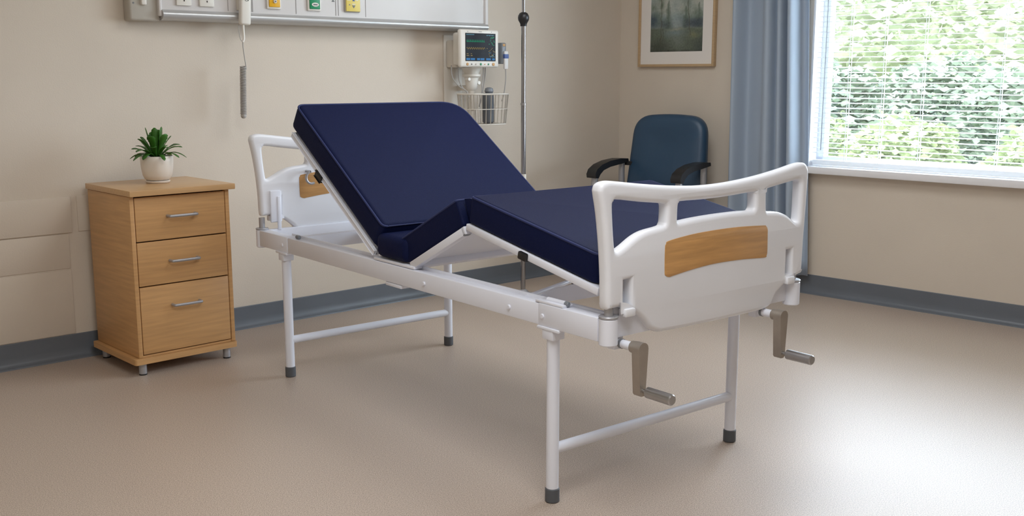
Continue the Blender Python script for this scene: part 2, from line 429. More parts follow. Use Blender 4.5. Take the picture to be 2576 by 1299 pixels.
def painting():
    nx, nz = 110, 150
    bm = BM(); cl = bm.loops.layers.float_color.new('paint')
    rnd = random.Random(5)
    from mathutils import noise
    def mixc(a, b, t):
        t = max(0, min(1, t)); return tuple(a[k] * (1 - t) + b[k] * t for k in range(3))
    def blob(x, v, cx, cv, rx, rv, p=2.0):
        return math.exp(-(abs((x - cx) / rx) ** p + abs((v - cv) / rv) ** p))
    PINES = ((0.34, 0.40, 0.92, 0.10), (0.92, 0.42, 0.86, 0.11), (0.67, 0.42, 0.80, 0.08))
    def colour(x, v):
        nz = lambda f, g, s: noise.noise(Vector((x * f, v * g, s)))
        n, n2, n3 = nz(5, 6, 1.3), nz(16, 13, 4.1), nz(55, 34, 7)
        x += 0.020 * nz(9, 9, 2.2) + 0.010 * n2; v += 0.018 * nz(8, 8, 5.5) + 0.012 * n2
        c = mixc((156, 166, 162), (178, 180, 172), 0.5 + n)
        c = mixc(c, (128, 148, 152), 0.7 * blob(x, v, 0.5, 0.58, 0.9, 0.10))
        for cx, cv, rx, rv, q in ((0.05, .78, .07, .14, .6), (0.20, .86, .07, .30, .65), (0.14, .60, .10, .12, .5), (.70, .88, .08, .22, .5), (.66, .62, .12, .14, .55), (.86, .66, .12, .18, .55), (.98, .58, .08, .12, .5)):
            c = mixc(c, (100, 114, 100), q * blob(x, v, cx, cv, rx, rv) * (0.9 + 1.2 * n2))
        for cx, b0, b1, w in PINES:
            if b0 < v < b1:
                d = abs(x - cx) / (w * (0.10 + 0.95 * (b1 - v) / (b1 - b0)) * (1 + 0.9 * n2))
                c = mixc(c, (94, 108, 96), 0.75 * max(0, 1.2 - d))
        c = mixc(c, (62, 78, 88), 0.85 * blob(x, v, 0.02, 0.55, 0.12, 0.14, 3)); c = mixc(c, (66, 78, 82), 0.7 * blob(x, v, 0.26, 0.48, 0.16, 0.08))
        c = mixc(c, (60, 70, 80), 0.8 * blob(x, v, 0.86, 0.50, 0.26, 0.09, 3)); c = mixc(c, (150, 160, 162), 0.55 * blob(x, v, 0.50, 0.53, 0.10, 0.06))
        g = mixc((104, 114, 98), (84, 92, 80), 0.5 + n2 + n * .5)
        g = mixc(g, (122, 138, 142), 0.8 * blob(x, v, 0.46, 0.34, 0.22, 0.08)); g = mixc(g, (166, 164, 146), 0.7 * blob(x, v, 0.50, 0.40, 0.13, 0.022))
        g = mixc(g, (126, 136, 130), 0.6 * blob(x, v, 0.50, 0.18, 0.18, 0.14)); g = mixc(g, (146, 144, 104), 0.55 * blob(x, v, 0.82, 0.29, 0.08, 0.05))
        g = mixc(g, (62, 66, 58), 0.75 * blob(x, v, 0.15, 0.08, 0.30, 0.13)); g = mixc(g, (60, 68, 66), 0.6 * blob(x, v, 0.98, 0.06, 0.16, 0.2)); g = mixc(g, (52, 56, 50), max(0, 0.05 - v) * 12)
        c = mixc(c, g, (0.445 - v) * 22)
        for cx, sl, b0, b1, w in ((0.20, 0.01, .14, 1.5, .011), (0.245, -.01, .2, .43, .008), (0.755, -.09, .28, 1.05, .011)):
            if b0 < v < b1: c = mixc(c, (74, 72, 60), 0.8 * max(0, 1 - abs(x - cx - sl * (v - .3)) / w))
        return tuple(max(0, min(255, k + 12 * n3 + 10 * n2)) for k in c)
    V = [[bm.verts.new((-ix + 2 * ix * i / nx, -0.0165, iz0 + (iz1 - iz0) * j / nz)) for i in range(nx + 1)] for j in range(nz + 1)]
    for j in range(nz):
        for i in range(nx):
            f = bm.faces.new((V[j][i], V[j][i + 1], V[j + 1][i + 1], V[j + 1][i]))
            for lp in f.loops:
                x = (lp.vert.co.x + ix) / (2 * ix); z = (lp.vert.co.z - iz0) / (iz1 - iz0)
                q = colour(x, z / 0.60); lp[cl] = (lin(q[0]), lin(q[1]), lin(q[2]), 1)
    return bm
bm = painting()
box(bm, -ix, ix, -0.015, 0.0, iz0, iz1)
obj('painting', bm, attr_mat('painted_canvas', 'paint', 0.7), pic, 0)

# ------------------------------------------------------------------ bedhead service panel
sp = empty('service_panel', BW(0, 0, 0), WA)
tag(sp, 'long pale grey bedhead service panel with sockets on the back wall above the bed', 'panel')
px0, px1, pz0, pz1, pd = -3.30, -1.232, 1.500, 1.98, 0.085
bm = BM(); box(bm, px0 + 0.14, px1 - 0.02, -pd, 0, pz0 + 0.03, pz1, 0.003); obj('housing', bm, M['panel'], sp)
bm = BM()
prof = [(0, pz0 + 0.002)] + [(-0.062 - 0.045 * math.sin(a), pz0 + 0.026 - 0.026 * math.cos(a)) for a in [PI * k / 12 for k in range(13)]] + [(0, pz0 + 0.052)]
prism(bm, prof, 'x', px0 + 0.14, px1 - 0.006); obj('bumper_rail', bm, M['alu'], sp, 50)
bm = BM(); box(bm, px0, px0 + 0.142, -0.07, 0, pz0 - 0.005, pz1, 0.012, 3); ec = obj('end_cap', bm, M['endcap'], sp); ec['label'] = 'grey end cap'
bm = BM(); box(bm, px0 + 0.128, px0 + 0.142, -pd - 0.006, -0.06, pz0 + 0.018, pz1, 0.005); obj('end_trim', bm, M['panel'], sp)
bm = BM(); box(bm, px0 + 0.052, px0 + 0.076, -0.085, -0.065, pz0 + 0.064, pz0 + 0.10, 0.005); obj('knob', bm, M['ivory'], ec)
bm = BM(); cyl(bm, (px0 + 0.02, -0.0715, pz0 + 0.072), (px0 + 0.02, -0.065, pz0 + 0.072), 0.004, seg=12); obj('screw', bm, M['greymark'], ec)
bm = BM(); box(bm, px1 - 0.022, px1, -pd - 0.012, 0, pz0 + 0.004, pz1, 0.005); obj('end_cap', bm, M['panel'], sp)
for x, w in ((-2.71, .004), (-2.472, .002), (-2.243, .002), (-2.228, .002), (-2.062, .0015), (-2.835, .0015)):
    bm = BM(); box(bm, x - w, x + w, -pd - 0.0012, -pd + 0.002, pz0 + 0.054, pz1 - 0.002); obj('panel_seam', bm, M['seam'], sp, 0)
bm = BM(); box(bm, -2.978, -2.93, -pd - 0.004, -pd, 1.575, 1.9, 0.001); obj('cover_strip', bm, M['greypl'], sp)
def socket(xc):
    b_ = BM(); box(b_, xc - 0.036, xc + 0.036, -pd - 0.012, -pd, 1.568, 1.684, 0.004); o = obj('power_socket', b_, M['ivory'], sp)
    b_ = BM()
    for sx in (-1, 1):
        m4 = Matrix.Translation((xc + sx * 0.011, -pd - 0.0125, 1.612)) @ Matrix.Rotation(sx * 0.45, 4, 'Y')
        box(b_, -0.002, 0.002, -0.0012, 0.002, -0.008, 0.008, mtx=m4)
    box(b_, xc - 0.002, xc + 0.002, -pd - 0.0137, -pd - 0.011, 1.587, 1.595)
    obj('socket_slots', b_, M['dark'], o, 0)
    return o
socket(-3.055); socket(-2.944)
def outlet(xc, z0, m, lab, w=0.038, rim=0.009, frame='ivory'):
    b_ = BM(); box(b_, xc - w, xc + w, -pd - 0.013, -pd, z0, z0 + 0.125, 0.004); o = obj('outlet_plate', b_, M[frame], sp); o['label'] = lab
    b_ = BM(); box(b_, xc - w + rim, xc + w - rim, -pd - 0.019, -pd - 0.01, z0 + rim, z0 + 0.125 - rim, 0.002); i = obj('outlet_face', b_, M[m], o)
    return o
yo = outlet(-2.598, 1.572, 'yellow', 'outlet with a bright yellow face in a white rim')
b_ = BM(); cyl(b_, (-2.598, -pd - 0.026, 1.607), (-2.598, -pd - 0.018, 1.607), 0.009, seg=16, bev=.002); obj('button', b_, M['ivory'], yo)
b_ = BM(); cyl(b_, (-2.598, -pd - 0.028, 1.607), (-2.598, -pd - 0.025, 1.607), 0.004, seg=12); obj('button_centre', b_, M['greymark'], yo)
go = outlet(-2.374, 1.572, 'green', 'outlet with a green face in a white rim')
b_ = BM()
for k in range(1):
    v = [b_.verts.new((-2.374 + 0.020 * math.cos(t), -pd - 0.0215, 1.602 + 0.0095 * math.sin(t))) for t in (2 * PI * i / 24 for i in range(24))]
    f = b_.faces.new(v); r = bmesh.ops.extrude_face_region(b_, geom=[f])
    for q in r['geom']:
        if isinstance(q, bmesh.types.BMVert): q.co.y += 0.004
obj('port', b_, M['ivory'], go, 0)
b_ = BM(); box(b_, -2.386, -2.362, -pd - 0.0225, -pd - 0.021, 1.5985, 1.6055, 0.0004); obj('port_slot', b_, M['greymark'], go, 0)
po = outlet(-2.149, 1.574, 'paleyellow', 'pale yellow control plate with arrow marks', 0.046, 0.004, 'endcap')
b_ = BM()
def tri(bm_, x, z, s, up, y):
    q = 1 if up else -1
    prism(bm_, [(x - s, z - q * s * .7), (x + s, z - q * s * .7), (x, z + q * s * .7)], 'y', y, y + 0.002)
tri(b_, -2.147, 1.601, 0.010, False, -pd - 0.0205); obj('down_arrow', b_, M['greymark'], po, 0)
b_ = BM(); box(b_, -2.157, -2.137, -pd - 0.0205, -pd - 0.018, 1.612, 1.616); box(b_, -2.186, -2.166, -pd - 0.0205, -pd - 0.018, 1.632, 1.642); box(b_, -2.133, -2.120, -pd - 0.0205, -pd - 0.018, 1.632, 1.64)
obj('button', b_, M['ivory'], po, 0)
b_ = BM(); tri(b_, -2.147, 1.635, 0.008, True, -pd - 0.021); obj('up_arrow', b_, M['bluemark'], po, 0)
b_ = BM(); tri(b_, -2.172, 1.611, 0.005, True, -pd - 0.0205); obj('small_mark', b_, M['greymark'], po, 0)
b_ = BM(); tri(b_, -2.258, 1.628, 0.009, True, -pd - 0.0018); obj('panel_mark', b_, M['greymark'], sp, 0)

# nurse-call handset hanging on the panel
hs = empty('call_handset', BW(-2.775, -0.126, 1.49), WA)
tag(hs, 'white call handset on a coiled cord hooked over the bedhead panel', 'handset')
rot = Matrix.Rotation(0.06, 4, 'Y')
bm = BM(); box(bm, -0.027, 0.027, -0.016, 0.016, 0.0, 0.175, 0.010, 3, mtx=rot); hb = obj('handset_body', bm, M['ivory'], hs)
bm = BM(); tube(bm, [Vector((0.008 + 0.009 * math.cos(a), -0.0165, 0.116 + 0.007 * math.sin(a))) for a in [2 * PI * k / 16 for k in range(16)]], 0.0014, 6, closed=True)
tube(bm, [(0.000, -0.0165, 0.122), (0.018, -0.0165, 0.111)], 0.0013, 6); obj('call_symbol', bm, M['greymark'], hb)
bm = BM(); box(bm, -0.020, 0.020, 0.016, 0.041, 0.068, 0.15, 0.004); obj('holder', bm, M['offwhite'], hs)
bm = BM(); tube(bm, catmull([(-0.008, 0, 0.004), (-0.007, 0, -0.03), (-0.007, 0, -0.065), (-0.014, 0, -0.08)], 6), 0.0055, 10); obj('strain_relief', bm, M['ivory'], hs)
bm = BM(); tube(bm, catmull([(-0.012, 0, -0.07), (-0.013, 0, -0.10), (-0.008, 0, -0.15), (-0.002, 0, -0.20), (-0.006, 0, -0.205), (-0.018, 0, -0.196)], 8), 0.0026, 8)
tube(bm, catmull([(-0.028, 0.006, 0.0), (-0.029, 0.003, -0.035), (-0.024, 0.002, -0.065), (-0.014, 0, -0.078)], 8), 0.0016, 8); obj('cord', bm, M['cable'], hs)
bm = BM(); pts = []
turns = 30
for k in range(turns * 12 + 1):
    a = 2 * PI * k / 12; t = k / (turns * 12)
    pts.append((-0.018 - 0.008 * t + 0.0125 * math.cos(a), 0.0125 * math.sin(a), -0.192 - 0.225 * t))
tube(bm, pts, 0.0032, 6); obj('coiled_cord', bm, M['cable'], hs)
bm = BM(); lathe(bm, [(0, -0.437), (0.009, -0.435), (0.013, -0.428), (0.0135, -0.420), (0.011, -0.412), (0, -0.411)], (-0.026, 0, 0), 16); obj('cord_end', bm, M['cable'], hs)

# ------------------------------------------------------------------ patient monitor on its wall bracket
mb = empty('monitor_bracket', BW(-1.38, 0, 0.98), WA)
tag(mb, 'off white wall bracket with a funnel neck carrying the patient monitor', 'bracket')
bm = BM(); box(bm, -0.11, 0.02, -0.012, 0, 0.0, 0.50, 0.004); obj('wall_plate', bm, M['offwhite'], mb)
bm = BM(); cyl(bm, (0, -0.12, 0.03), (0, -0.12, 0.255), 0.018, seg=20); obj('column', bm, M['offwhite'], mb)
bm = BM(); box(bm, -0.018, 0.018, -0.12, 0, 0.19, 0.22, 0.004); obj('arm', bm, M['offwhite'], mb)
bm = BM(); lathe(bm, [(0.018, 0.19), (0.030, 0.205), (0.036, 0.24), (0.040, 0.262), (0.052, 0.272), (0.052, 0.282), (0.040, 0.285), (0.055, 0.318), (0, 0.318)], (0, -0.12, 0), 24); obj('funnel_neck', bm, M['ivory'], mb)
bm = BM(); cyl(bm, (0.032, -0.15, 0.235), (0.032, -0.12, 0.235), 0.010, seg=12); obj('knob', bm, M['ivory'], mb)
bm = BM(); cyl(bm, (-0.04, -0.15, 0.255), (-0.04, -0.12, 0.255), 0.009, seg=12); obj('knob', bm, M['ivory'], mb)

mon = empty('patient_monitor', BW(-1.400, -0.15, 1.30), WA)
tag(mon, 'white patient monitor with a dark waveform screen mounted under the service panel', 'monitor')
bm = BM(); box(bm, -0.142, 0.140, -0.070, -0.040, 0.0, 0.205, 0.012, 3); box(bm, -0.105, 0.125, -0.045, 0.045, 0.012, 0.19, 0.012, 2); obj('housing', bm, M['ivory'], mon)
bm = BM(); box(bm, -0.078, 0.05, 0.05, 0.135, 0.0, 0.150, 0.008); o = obj('module_box', bm, M['offwhite'], mon)
bm = BM(); box(bm, -0.106, 0.112, -0.0725, -0.069, 0.034, 0.185, 0.001)
scr = obj('screen', bm, M['screenbg'], mon, 0)
def flat(bm_, x0, x1, z0, z1, y=-0.0735): box(bm_, x0, x1, y, -0.0724, z0, z1)
def trace(z, amp, kind):
    pts = []
    for k in range(121):
        x = -0.100 + 0.132 * k / 120; t = (k % 11) / 11
        if kind == 'ecg': zz_ = amp * math.exp(-((t - .35) / .09) ** 2) - 0.2 * amp * math.exp(-((t - .55) / .12) ** 2)
        else: zz_ = amp * 0.5 * math.sin(2 * PI * k / 14)
        pts.append((x, -0.0731, z + zz_))
    b2 = BM(); tube(b2, pts, 0.0011, 5); return b2
obj('waveform_trace', trace(0.139, 0.012, 'ecg'), M['s_green'], scr)
obj('waveform_trace', trace(0.103, 0.010, 'sin'), M['s_yellow'], scr)
bm = BM()
for a, b2 in ((-0.102, -0.075), (-0.070, -0.040), (-0.025, -0.003), (0.001, 0.028), (0.042, 0.075), (0.086, 0.105)): flat(bm, a, b2, 0.039, 0.050)
obj('menu_bar', bm, M['s_blue'], scr, 0)
bm = BM(); rr = random.Random(3)
for k in range(14): x = 0.045 + 0.06 * rr.random(); z = 0.06 + 0.05 * rr.random(); flat(bm, x, x + 0.006, z, z + 0.0025)
for x in (-0.10, -0.094, -0.07): flat(bm, x, x + 0.012, 0.062, 0.065); flat(bm, x, x + 0.008, 0.072, 0.0745)
obj('readout', bm, M['s_yellow'], scr, 0)
bm = BM()
for k in range(16): x = 0.055 + 0.045 * rr.random(); z = 0.115 + 0.05 * rr.random(); flat(bm, x, x + 0.007, z, z + 0.003)
obj('readout', bm, M['s_green'], scr, 0)
bm = BM()
for k in range(9): flat(bm, -0.101 + 0.0065 * k, -0.0965 + 0.0065 * k, 0.175, 0.179)
for k in range(6): flat(bm, 0.045 + 0.0095 * k, 0.052 + 0.0095 * k, 0.172 + .002 * (k % 2), 0.177)
for k in range(10): x = 0.058 + 0.045 * rr.random(); z = 0.055 + 0.03 * rr.random(); flat(bm, x, x + 0.006, z, z + 0.003)
obj('readout', bm, M['s_cyan'], scr, 0)
for x, r, mm in ((-0.092, .0075, 'orange'), (-0.062, .0035, 'greymark'), (-0.032, .0035, 'endcap'), (0.004, .006, 'green'), (0.033, .003, 'orange'), (0.060, .0045, 'green'), (0.097, .0085, 'orange')):
    bm = BM(); cyl(bm, (x, -0.074, 0.017), (x, -0.068, 0.017), r, seg=16, bev=0.001); obj('button', bm, M[mm], mon)
bm = BM(); box(bm, -0.010, 0.012, -0.0708, -0.0695, 0.192, 0.1945); obj('printed_mark', bm, M['greymark'], mon, 0)
for x in (-0.088, 0.083):
    bm = BM(); box(bm, x - .003, x + .003, -0.0708, -0.0695, 0.192, 0.1945); obj('printed_mark', bm, M['greymark'], mon, 0)
bm = BM(); box(bm, 0.124, 0.192, 0.0, 0.02, 0.0, 0.085, 0.004); obj('side_holder', bm, M['ivory'], mon)
for pts in ([(0.082, 0.0, 0.014), (0.082, 0.0, -0.04), (0.068, -0.005, -0.10), (0.060, -0.01, -0.16), (0.05, 0.0, -0.22)],
            [(0.105, 0.01, 0.014), (0.105, 0.01, -0.03), (0.098, 0.01, -0.08), (0.088, 0.01, -0.13), (0.085, 0.015, -0.2)],
            [(-0.125, 0.03, 0.01), (-0.12, 0.03, -0.05), (-0.085, 0.02, -0.10), (-0.045, 0.0, -0.13), (-0.03, -0.02, -0.18)],
            [(-0.075, 0.03, 0.01), (-0.075, 0.03, -0.05), (-0.07, 0.02, -0.09), (-0.055, 0.01, -0.12)]):
    bm = BM(); tube(bm, catmull(pts, 8), 0.0034, 8); obj('cable', bm, M['cable'], mon)

pr_ = empty('handheld_probe', BW(-1.215, -0.20, 1.32), WA)
tag(pr_, 'grey handheld probe with a blue band clipped at the side of the patient monitor', 'probe')
bm = BM(); box(bm, -0.020, 0.016, -0.014, 0.03, 0.0, 0.118, 0.007); obj('probe_body', bm, M['greypl'], pr_)
bm = BM(); box(bm, -0.008, 0.022, -0.026, -0.010, -0.03, 0.072, 0.007); obj('probe_grip', bm, M['panel'], pr_)
bm = BM(); box(bm, -0.009, 0.023, -0.0275, -0.009, 0.030, 0.055, 0.003); obj('blue_band', bm, M['bluemark'], pr_)
bm = BM(); box(bm, -0.012, 0.006, -0.016, -0.012, 0.098, 0.112, 0.001); obj('button', bm, M['orange'], pr_)
bm = BM(); tube(bm, catmull([(0.005, -0.018, -0.025), (0.007, -0.018, -0.08), (0.000, -0.012, -0.16), (-0.008, 0.0, -0.21)], 8), 0.0032, 8); obj('cable', bm, M['cable'], pr_)

# wire basket
wb = empty('wire_basket', BW(-1.355, -0.19, 0.985), WA)
tag(wb, 'white oval wire basket hanging below the patient monitor on the back wall', 'basket')
def oval(rx, ry, z, n=40): return [(rx * math.copysign(abs(math.cos(t)) ** 0.75, math.cos(t)), ry * math.copysign(abs(math.sin(t)) ** 0.75, math.sin(t)), z) for t in (2 * PI * k / n for k in range(n))]
bm = BM()
tube(bm, oval(0.150, 0.105, 0.168), 0.0048, 8, closed=True); obj('rim', bm, M['offwhite'], wb)
bm = BM()
tube(bm, oval(0.134, 0.093, 0.0), 0.0036, 8, closed=True); tube(bm, oval(0.142, 0.099, 0.085), 0.0025, 6, closed=True)
for k in range(9):
    x = -0.108 + 0.027 * k; yy = 0.093 * math.sqrt(max(0, 1 - (x / 0.134) ** 2)); tube(bm, [(x, -yy, 0), (x, yy, 0)], 0.0024, 6)
A, B2 = oval(0.150, 0.105, 0.168, 30), oval(0.134, 0.093, 0.0, 30)
for p, q in zip(A, B2): tube(bm, [p, q], 0.0028, 6)
obj('wires', bm, M['offwhite'], wb)
bm = BM(); box(bm, -0.045, -0.005, 0.044, 0.051, 0.08, 0.168, 0.002); obj('hanger', bm, M['offwhite'], wb)
cb = empty('cuff_bulb', BW(-1.338, -0.215, 0.990), WA)
tag(cb, 'dark grey rolled pressure cuff standing upright in the wire basket', 'pressure cuff')
bm = BM(); lathe(bm, [(0, 0), (0.026, 0.0), (0.032, 0.008), (0.033, 0.10), (0.031, 0.158), (0.027, 0.168), (0, 0.168)], (0, 0, 0), 20); obj('rolled_cuff', bm, M['rubber'], cb)
bm = BM(); lathe(bm, [(0, 0.165), (0.02, 0.167), (0.026, 0.178), (0.022, 0.194), (0.010, 0.200), (0, 0.200)], (0.006, 0, 0), 16); obj('bulb', bm, M['greypl'], cb)

# ------------------------------------------------------------------ drip stand
iv = empty('drip_stand', BW(-1.267, -0.43, 0), WA)
tag(iv, 'chrome drip stand with a black knob standing between the bed and the back wall', 'drip stand')
bm = BM(); lathe(bm, [(0, 0.0), (0.115, 0.0), (0.12, 0.008), (0.11, 0.018), (0.04, 0.03), (0.025, 0.05), (0.014, 0.055), (0, 0.055)], seg=36); obj('base', bm, M['satin'], iv)
bm = BM(); cyl(bm, (0, 0, 0.05), (0, 0, 1.105), 0.0135, seg=24); obj('lower_pole', bm, M['chrome'], iv)
bm = BM(); cyl(bm, (0, 0, 1.10), (0, 0, 1.545), 0.0125, seg=24, bev=0.002); obj('sleeve', bm, M['chrome'], iv)
bm = BM(); cyl(bm, (0, 0, 1.50), (0, 0, 2.05), 0.0090, seg=20); obj('upper_pole', bm, M['chrome'], iv)
bm = BM(); cyl(bm, (0, 0, 0.62), (0, 0, 0.712), 0.0170, seg=24, bev=0.002); c_ = obj('collar', bm, M['offwhite'], iv); c_['label'] = 'white collar'
bm = BM(); cyl(bm, (0, 0, 1.092), (0, 0, 1.107), 0.0150, seg=24, bev=0.002); obj('joint_ring', bm, M['steel'], iv)
bm = BM(); lathe(bm, [(0, 1.596), (0.012, 1.595), (0.022, 1.589), (0.029, 1.577), (0.031, 1.565), (0.029, 1.552), (0.022, 1.540), (0.018, 1.532), (0.0175, 1.520), (0, 1.520)], seg=28); k_ = obj('knob', bm, M['black'], iv); k_['label'] = 'round black clamp knob'

# ------------------------------------------------------------------ bedside cabinet
cab = empty('bedside_cabinet', Vector((-1.571, 4.216, 0)), math.radians(43.6))
tag(cab, 'beech laminate bedside cabinet with three drawers standing against the back wall', 'cabinet')
cw, cd = 0.448, 0.430
bm = BM()
box(bm, 0.0, 0.018, 0.0, cd, 0.078, 0.762, 0.0015); box(bm, cw - 0.018, cw, 0.0, cd, 0.078, 0.762, 0.0015)
box(bm, 0.018, cw - 0.018, cd - 0.012, cd, 0.078, 0.762); box(bm, 0.018, cw - 0.018, 0.004, cd, 0.078, 0.086)
obj('carcass', bm, M['wood'], cab)
bm = BM(); box(bm, 0.016, cw - 0.016, 0.02, 0.028, 0.085, 0.762); obj('gap_shade_sheet', bm, M['dark'], cab, 0)  # dark sheet added behind the drawer fronts; its colour stands for shade in the gaps
bm = BM(); box(bm, -0.006, cw + 0.022, -0.022, cd + 0.008, 0.764, 0.789, 0.003); obj('cabinet_top', bm, M['woodtop'], cab)
bm = BM()
pl = rounded_poly([(-0.022, -0.012), (cw + 0.003, -0.012), (cw + 0.003, cd + 0.006), (-0.022, cd + 0.006)], 0.012)
prism(bm, pl, 'z', 0.052, 0.077); obj('plinth', bm, M['wood'], cab)
for (z0, z1, hz) in ((0.573, 0.757, 0.672), (0.383, 0.568, 0.480), (0.090, 0.378, 0.288)):
    bm = BM(); box(bm, 0.0215, cw - 0.0215, 0.001, 0.019, z0, z1, 0.0015); dr_ = obj('drawer', bm, M['wood'], cab)
    bm = BM(); tube(bm, catmull([(0.160, 0.002, hz), (0.161, -0.020, hz), (0.169, -0.028, hz), (0.222, -0.030, hz), (0.275, -0.028, hz), (0.283, -0.020, hz), (0.284, 0.002, hz)], 6), 0.0063, 12)
    h_ = obj('handle', bm, M['satin'], dr_); h_['label'] = 'grey bow handle'
for fx, fy in ((0.022, 0.022), (cw - 0.035, 0.022), (0.022, cd - 0.03), (cw - 0.035, cd - 0.03)):
    bm = BM(); cyl(bm, (fx, fy, 0.004), (fx, fy, 0.054), 0.0165, seg=20, bev=0.002); ft = obj('foot', bm, M['satin'], cab)
    bm = BM(); cyl(bm, (fx, fy, 0.0), (fx, fy, 0.006), 0.0165, seg=20); obj('foot_pad', bm, M['black'], ft)

# potted plant
pot = empty('potted_plant', cab.location + Matrix.Rotation(math.radians(43.6), 3, 'Z') @ Vector((0.236, 0.235, 0.789)), 0)
tag(pot, 'small leafy green plant in a white ceramic pot on the bedside cabinet', 'potted plant')
bm = BM(); lathe(bm, [(0, 0.013), (0.046, 0.013), (0.053, 0.018), (0.062, 0.035), (0.0675, 0.065), (0.0695, 0.095), (0.070, 0.117), (0.0685, 0.119), (0.066, 0.117), (0.065, 0.104), (0, 0.104)], seg=48); obj('pot', bm, M['ceramic'], pot, 50)
bm = BM(); lathe(bm, [(0, 0.0), (0.046, 0.0), (0.051, 0.003), (0.0525, 0.010), (0.049, 0.012), (0.045, 0.009), (0, 0.009)], seg=48); obj('saucer', bm, M['ceramic'], pot, 50)
bm = BM(); lathe(bm, [(0, 0.113), (0.03, 0.114), (0.05, 0.112), (0.0655, 0.109)], seg=32); obj('soil', bm, M['soil'], pot)
bm = BM(); rp = random.Random(11)
def leafblade(bm_, az, lean, ln, wd, droop):
    n = 14; L_, R_, C_ = [], [], []
    for k in range(n + 1):
        t = k / n
        r_ = ln * (math.sin(lean) * t + droop * 0.26 * t * t); z = ln * (math.cos(lean) * t - droop * 0.62 * t ** 3)
        w = wd * (0.34 + 0.95 * t ** 1.1) * math.sqrt(max(0.02, 1 - max(0, (t - 0.74) / 0.26) ** 2)) * (1 + (0.10 if k % 2 else -0.06) * (t > 0.5))
        base = Vector((0.012 * math.cos(az) + r_ * math.cos(az), 0.012 * math.sin(az) + r_ * math.sin(az), 0.110 + z))
        side = Vector((-math.sin(az), math.cos(az), 0)) * w
        wav = 0.10 * w * math.sin(t * 11 + az * 3)
        C_.append(bm_.verts.new(base - Vector((0, 0, 0.22 * w)))); L_.append(bm_.verts.new(base - side + Vector((0, 0, wav)))); R_.append(bm_.verts.new(base + side - Vector((0, 0, wav))))
    for k in range(n):
        bm_.faces.new((L_[k], C_[k], C_[k + 1], L_[k + 1])); bm_.faces.new((C_[k], R_[k], R_[k + 1], C_[k + 1]))
for ring, (cnt, lean, ln, wd, dr0) in enumerate(((5, 0.10, 0.132, 0.0165, 0.05), (7, 0.42, 0.130, 0.0165, 0.25), (9, 0.72, 0.116, 0.0135, 0.6), (9, 0.96, 0.102, 0.0105, 0.95))):
    for k in range(cnt):
        leafblade(bm, 2 * PI * k / cnt + ring * 0.4 + rp.uniform(-.15, .15), lean + rp.uniform(-.08, .08), ln * rp.uniform(.9, 1.08), wd * rp.uniform(.85, 1.15), dr0 + rp.uniform(-.1, .1))
lv = obj('leaves', bm, M['leaf'], pot, 70)
sm = lv.modifiers.new('thick', 'SOLIDIFY'); sm.thickness = 0.0012

# ------------------------------------------------------------------ armchair
ch = empty('armchair', RW(0.578, -0.30, 0), RA + 0.17)
tag(ch, 'dark blue vinyl armchair with black arms standing in the corner by the curtain', 'armchair')
def cushion(prof_w, h0, h1, y0, lean, t, name, m):
    """upholstered back: rounded trapezoid (bottom half width, top half width), leaning back"""
    w0, w1 = prof_w
    lp = rounded_poly([(-w0, h0), (w0, h0), (w1, h1 - 0.02), (0, h1), (-w1, h1 - 0.02)], [0.05, 0.05, 0.11, 0.3, 0.11], 8)
    cx = sum(p[0] for p in lp) / len(lp); cz = sum(p[1] for p in lp) / len(lp)
    b_ = BM(); rings = []
    def off(f, dy):
        return [b_.verts.new((p[0] * f + cx * (1 - f), y0 + dy + lean * (p[1] - h0), cz + (p[1] - cz) * f)) for p in lp]
    for f, dy in ((0.94, t), (1.0, t * 0.6), (1.0, t * 0.2), (0.985, -0.006), (0.95, -0.018), (0.86, -0.028), (0.6, -0.034), (0.3, -0.030)):
        rings.append(off(f, dy))
    n = len(lp)
    for A_, B_ in zip(rings, rings[1:]):
        for i in range(n): b_.faces.new((A_[i], A_[(i + 1) % n], B_[(i + 1) % n], B_[i]))
    b_.faces.new(rings[0]); b_.faces.new(rings[-1])
    return obj(name, b_, m, ch, 60)
cushion((0.272, 0.240), 0.46, 1.026, 0.03, 0.13, 0.06, 'backrest', M['chair'])
bm = BM(); box(bm, -0.262, 0.262, -0.43, 0.04, 0.36, 0.48, 0.03, 4); obj('seat', bm, M['chair'], ch, 50)
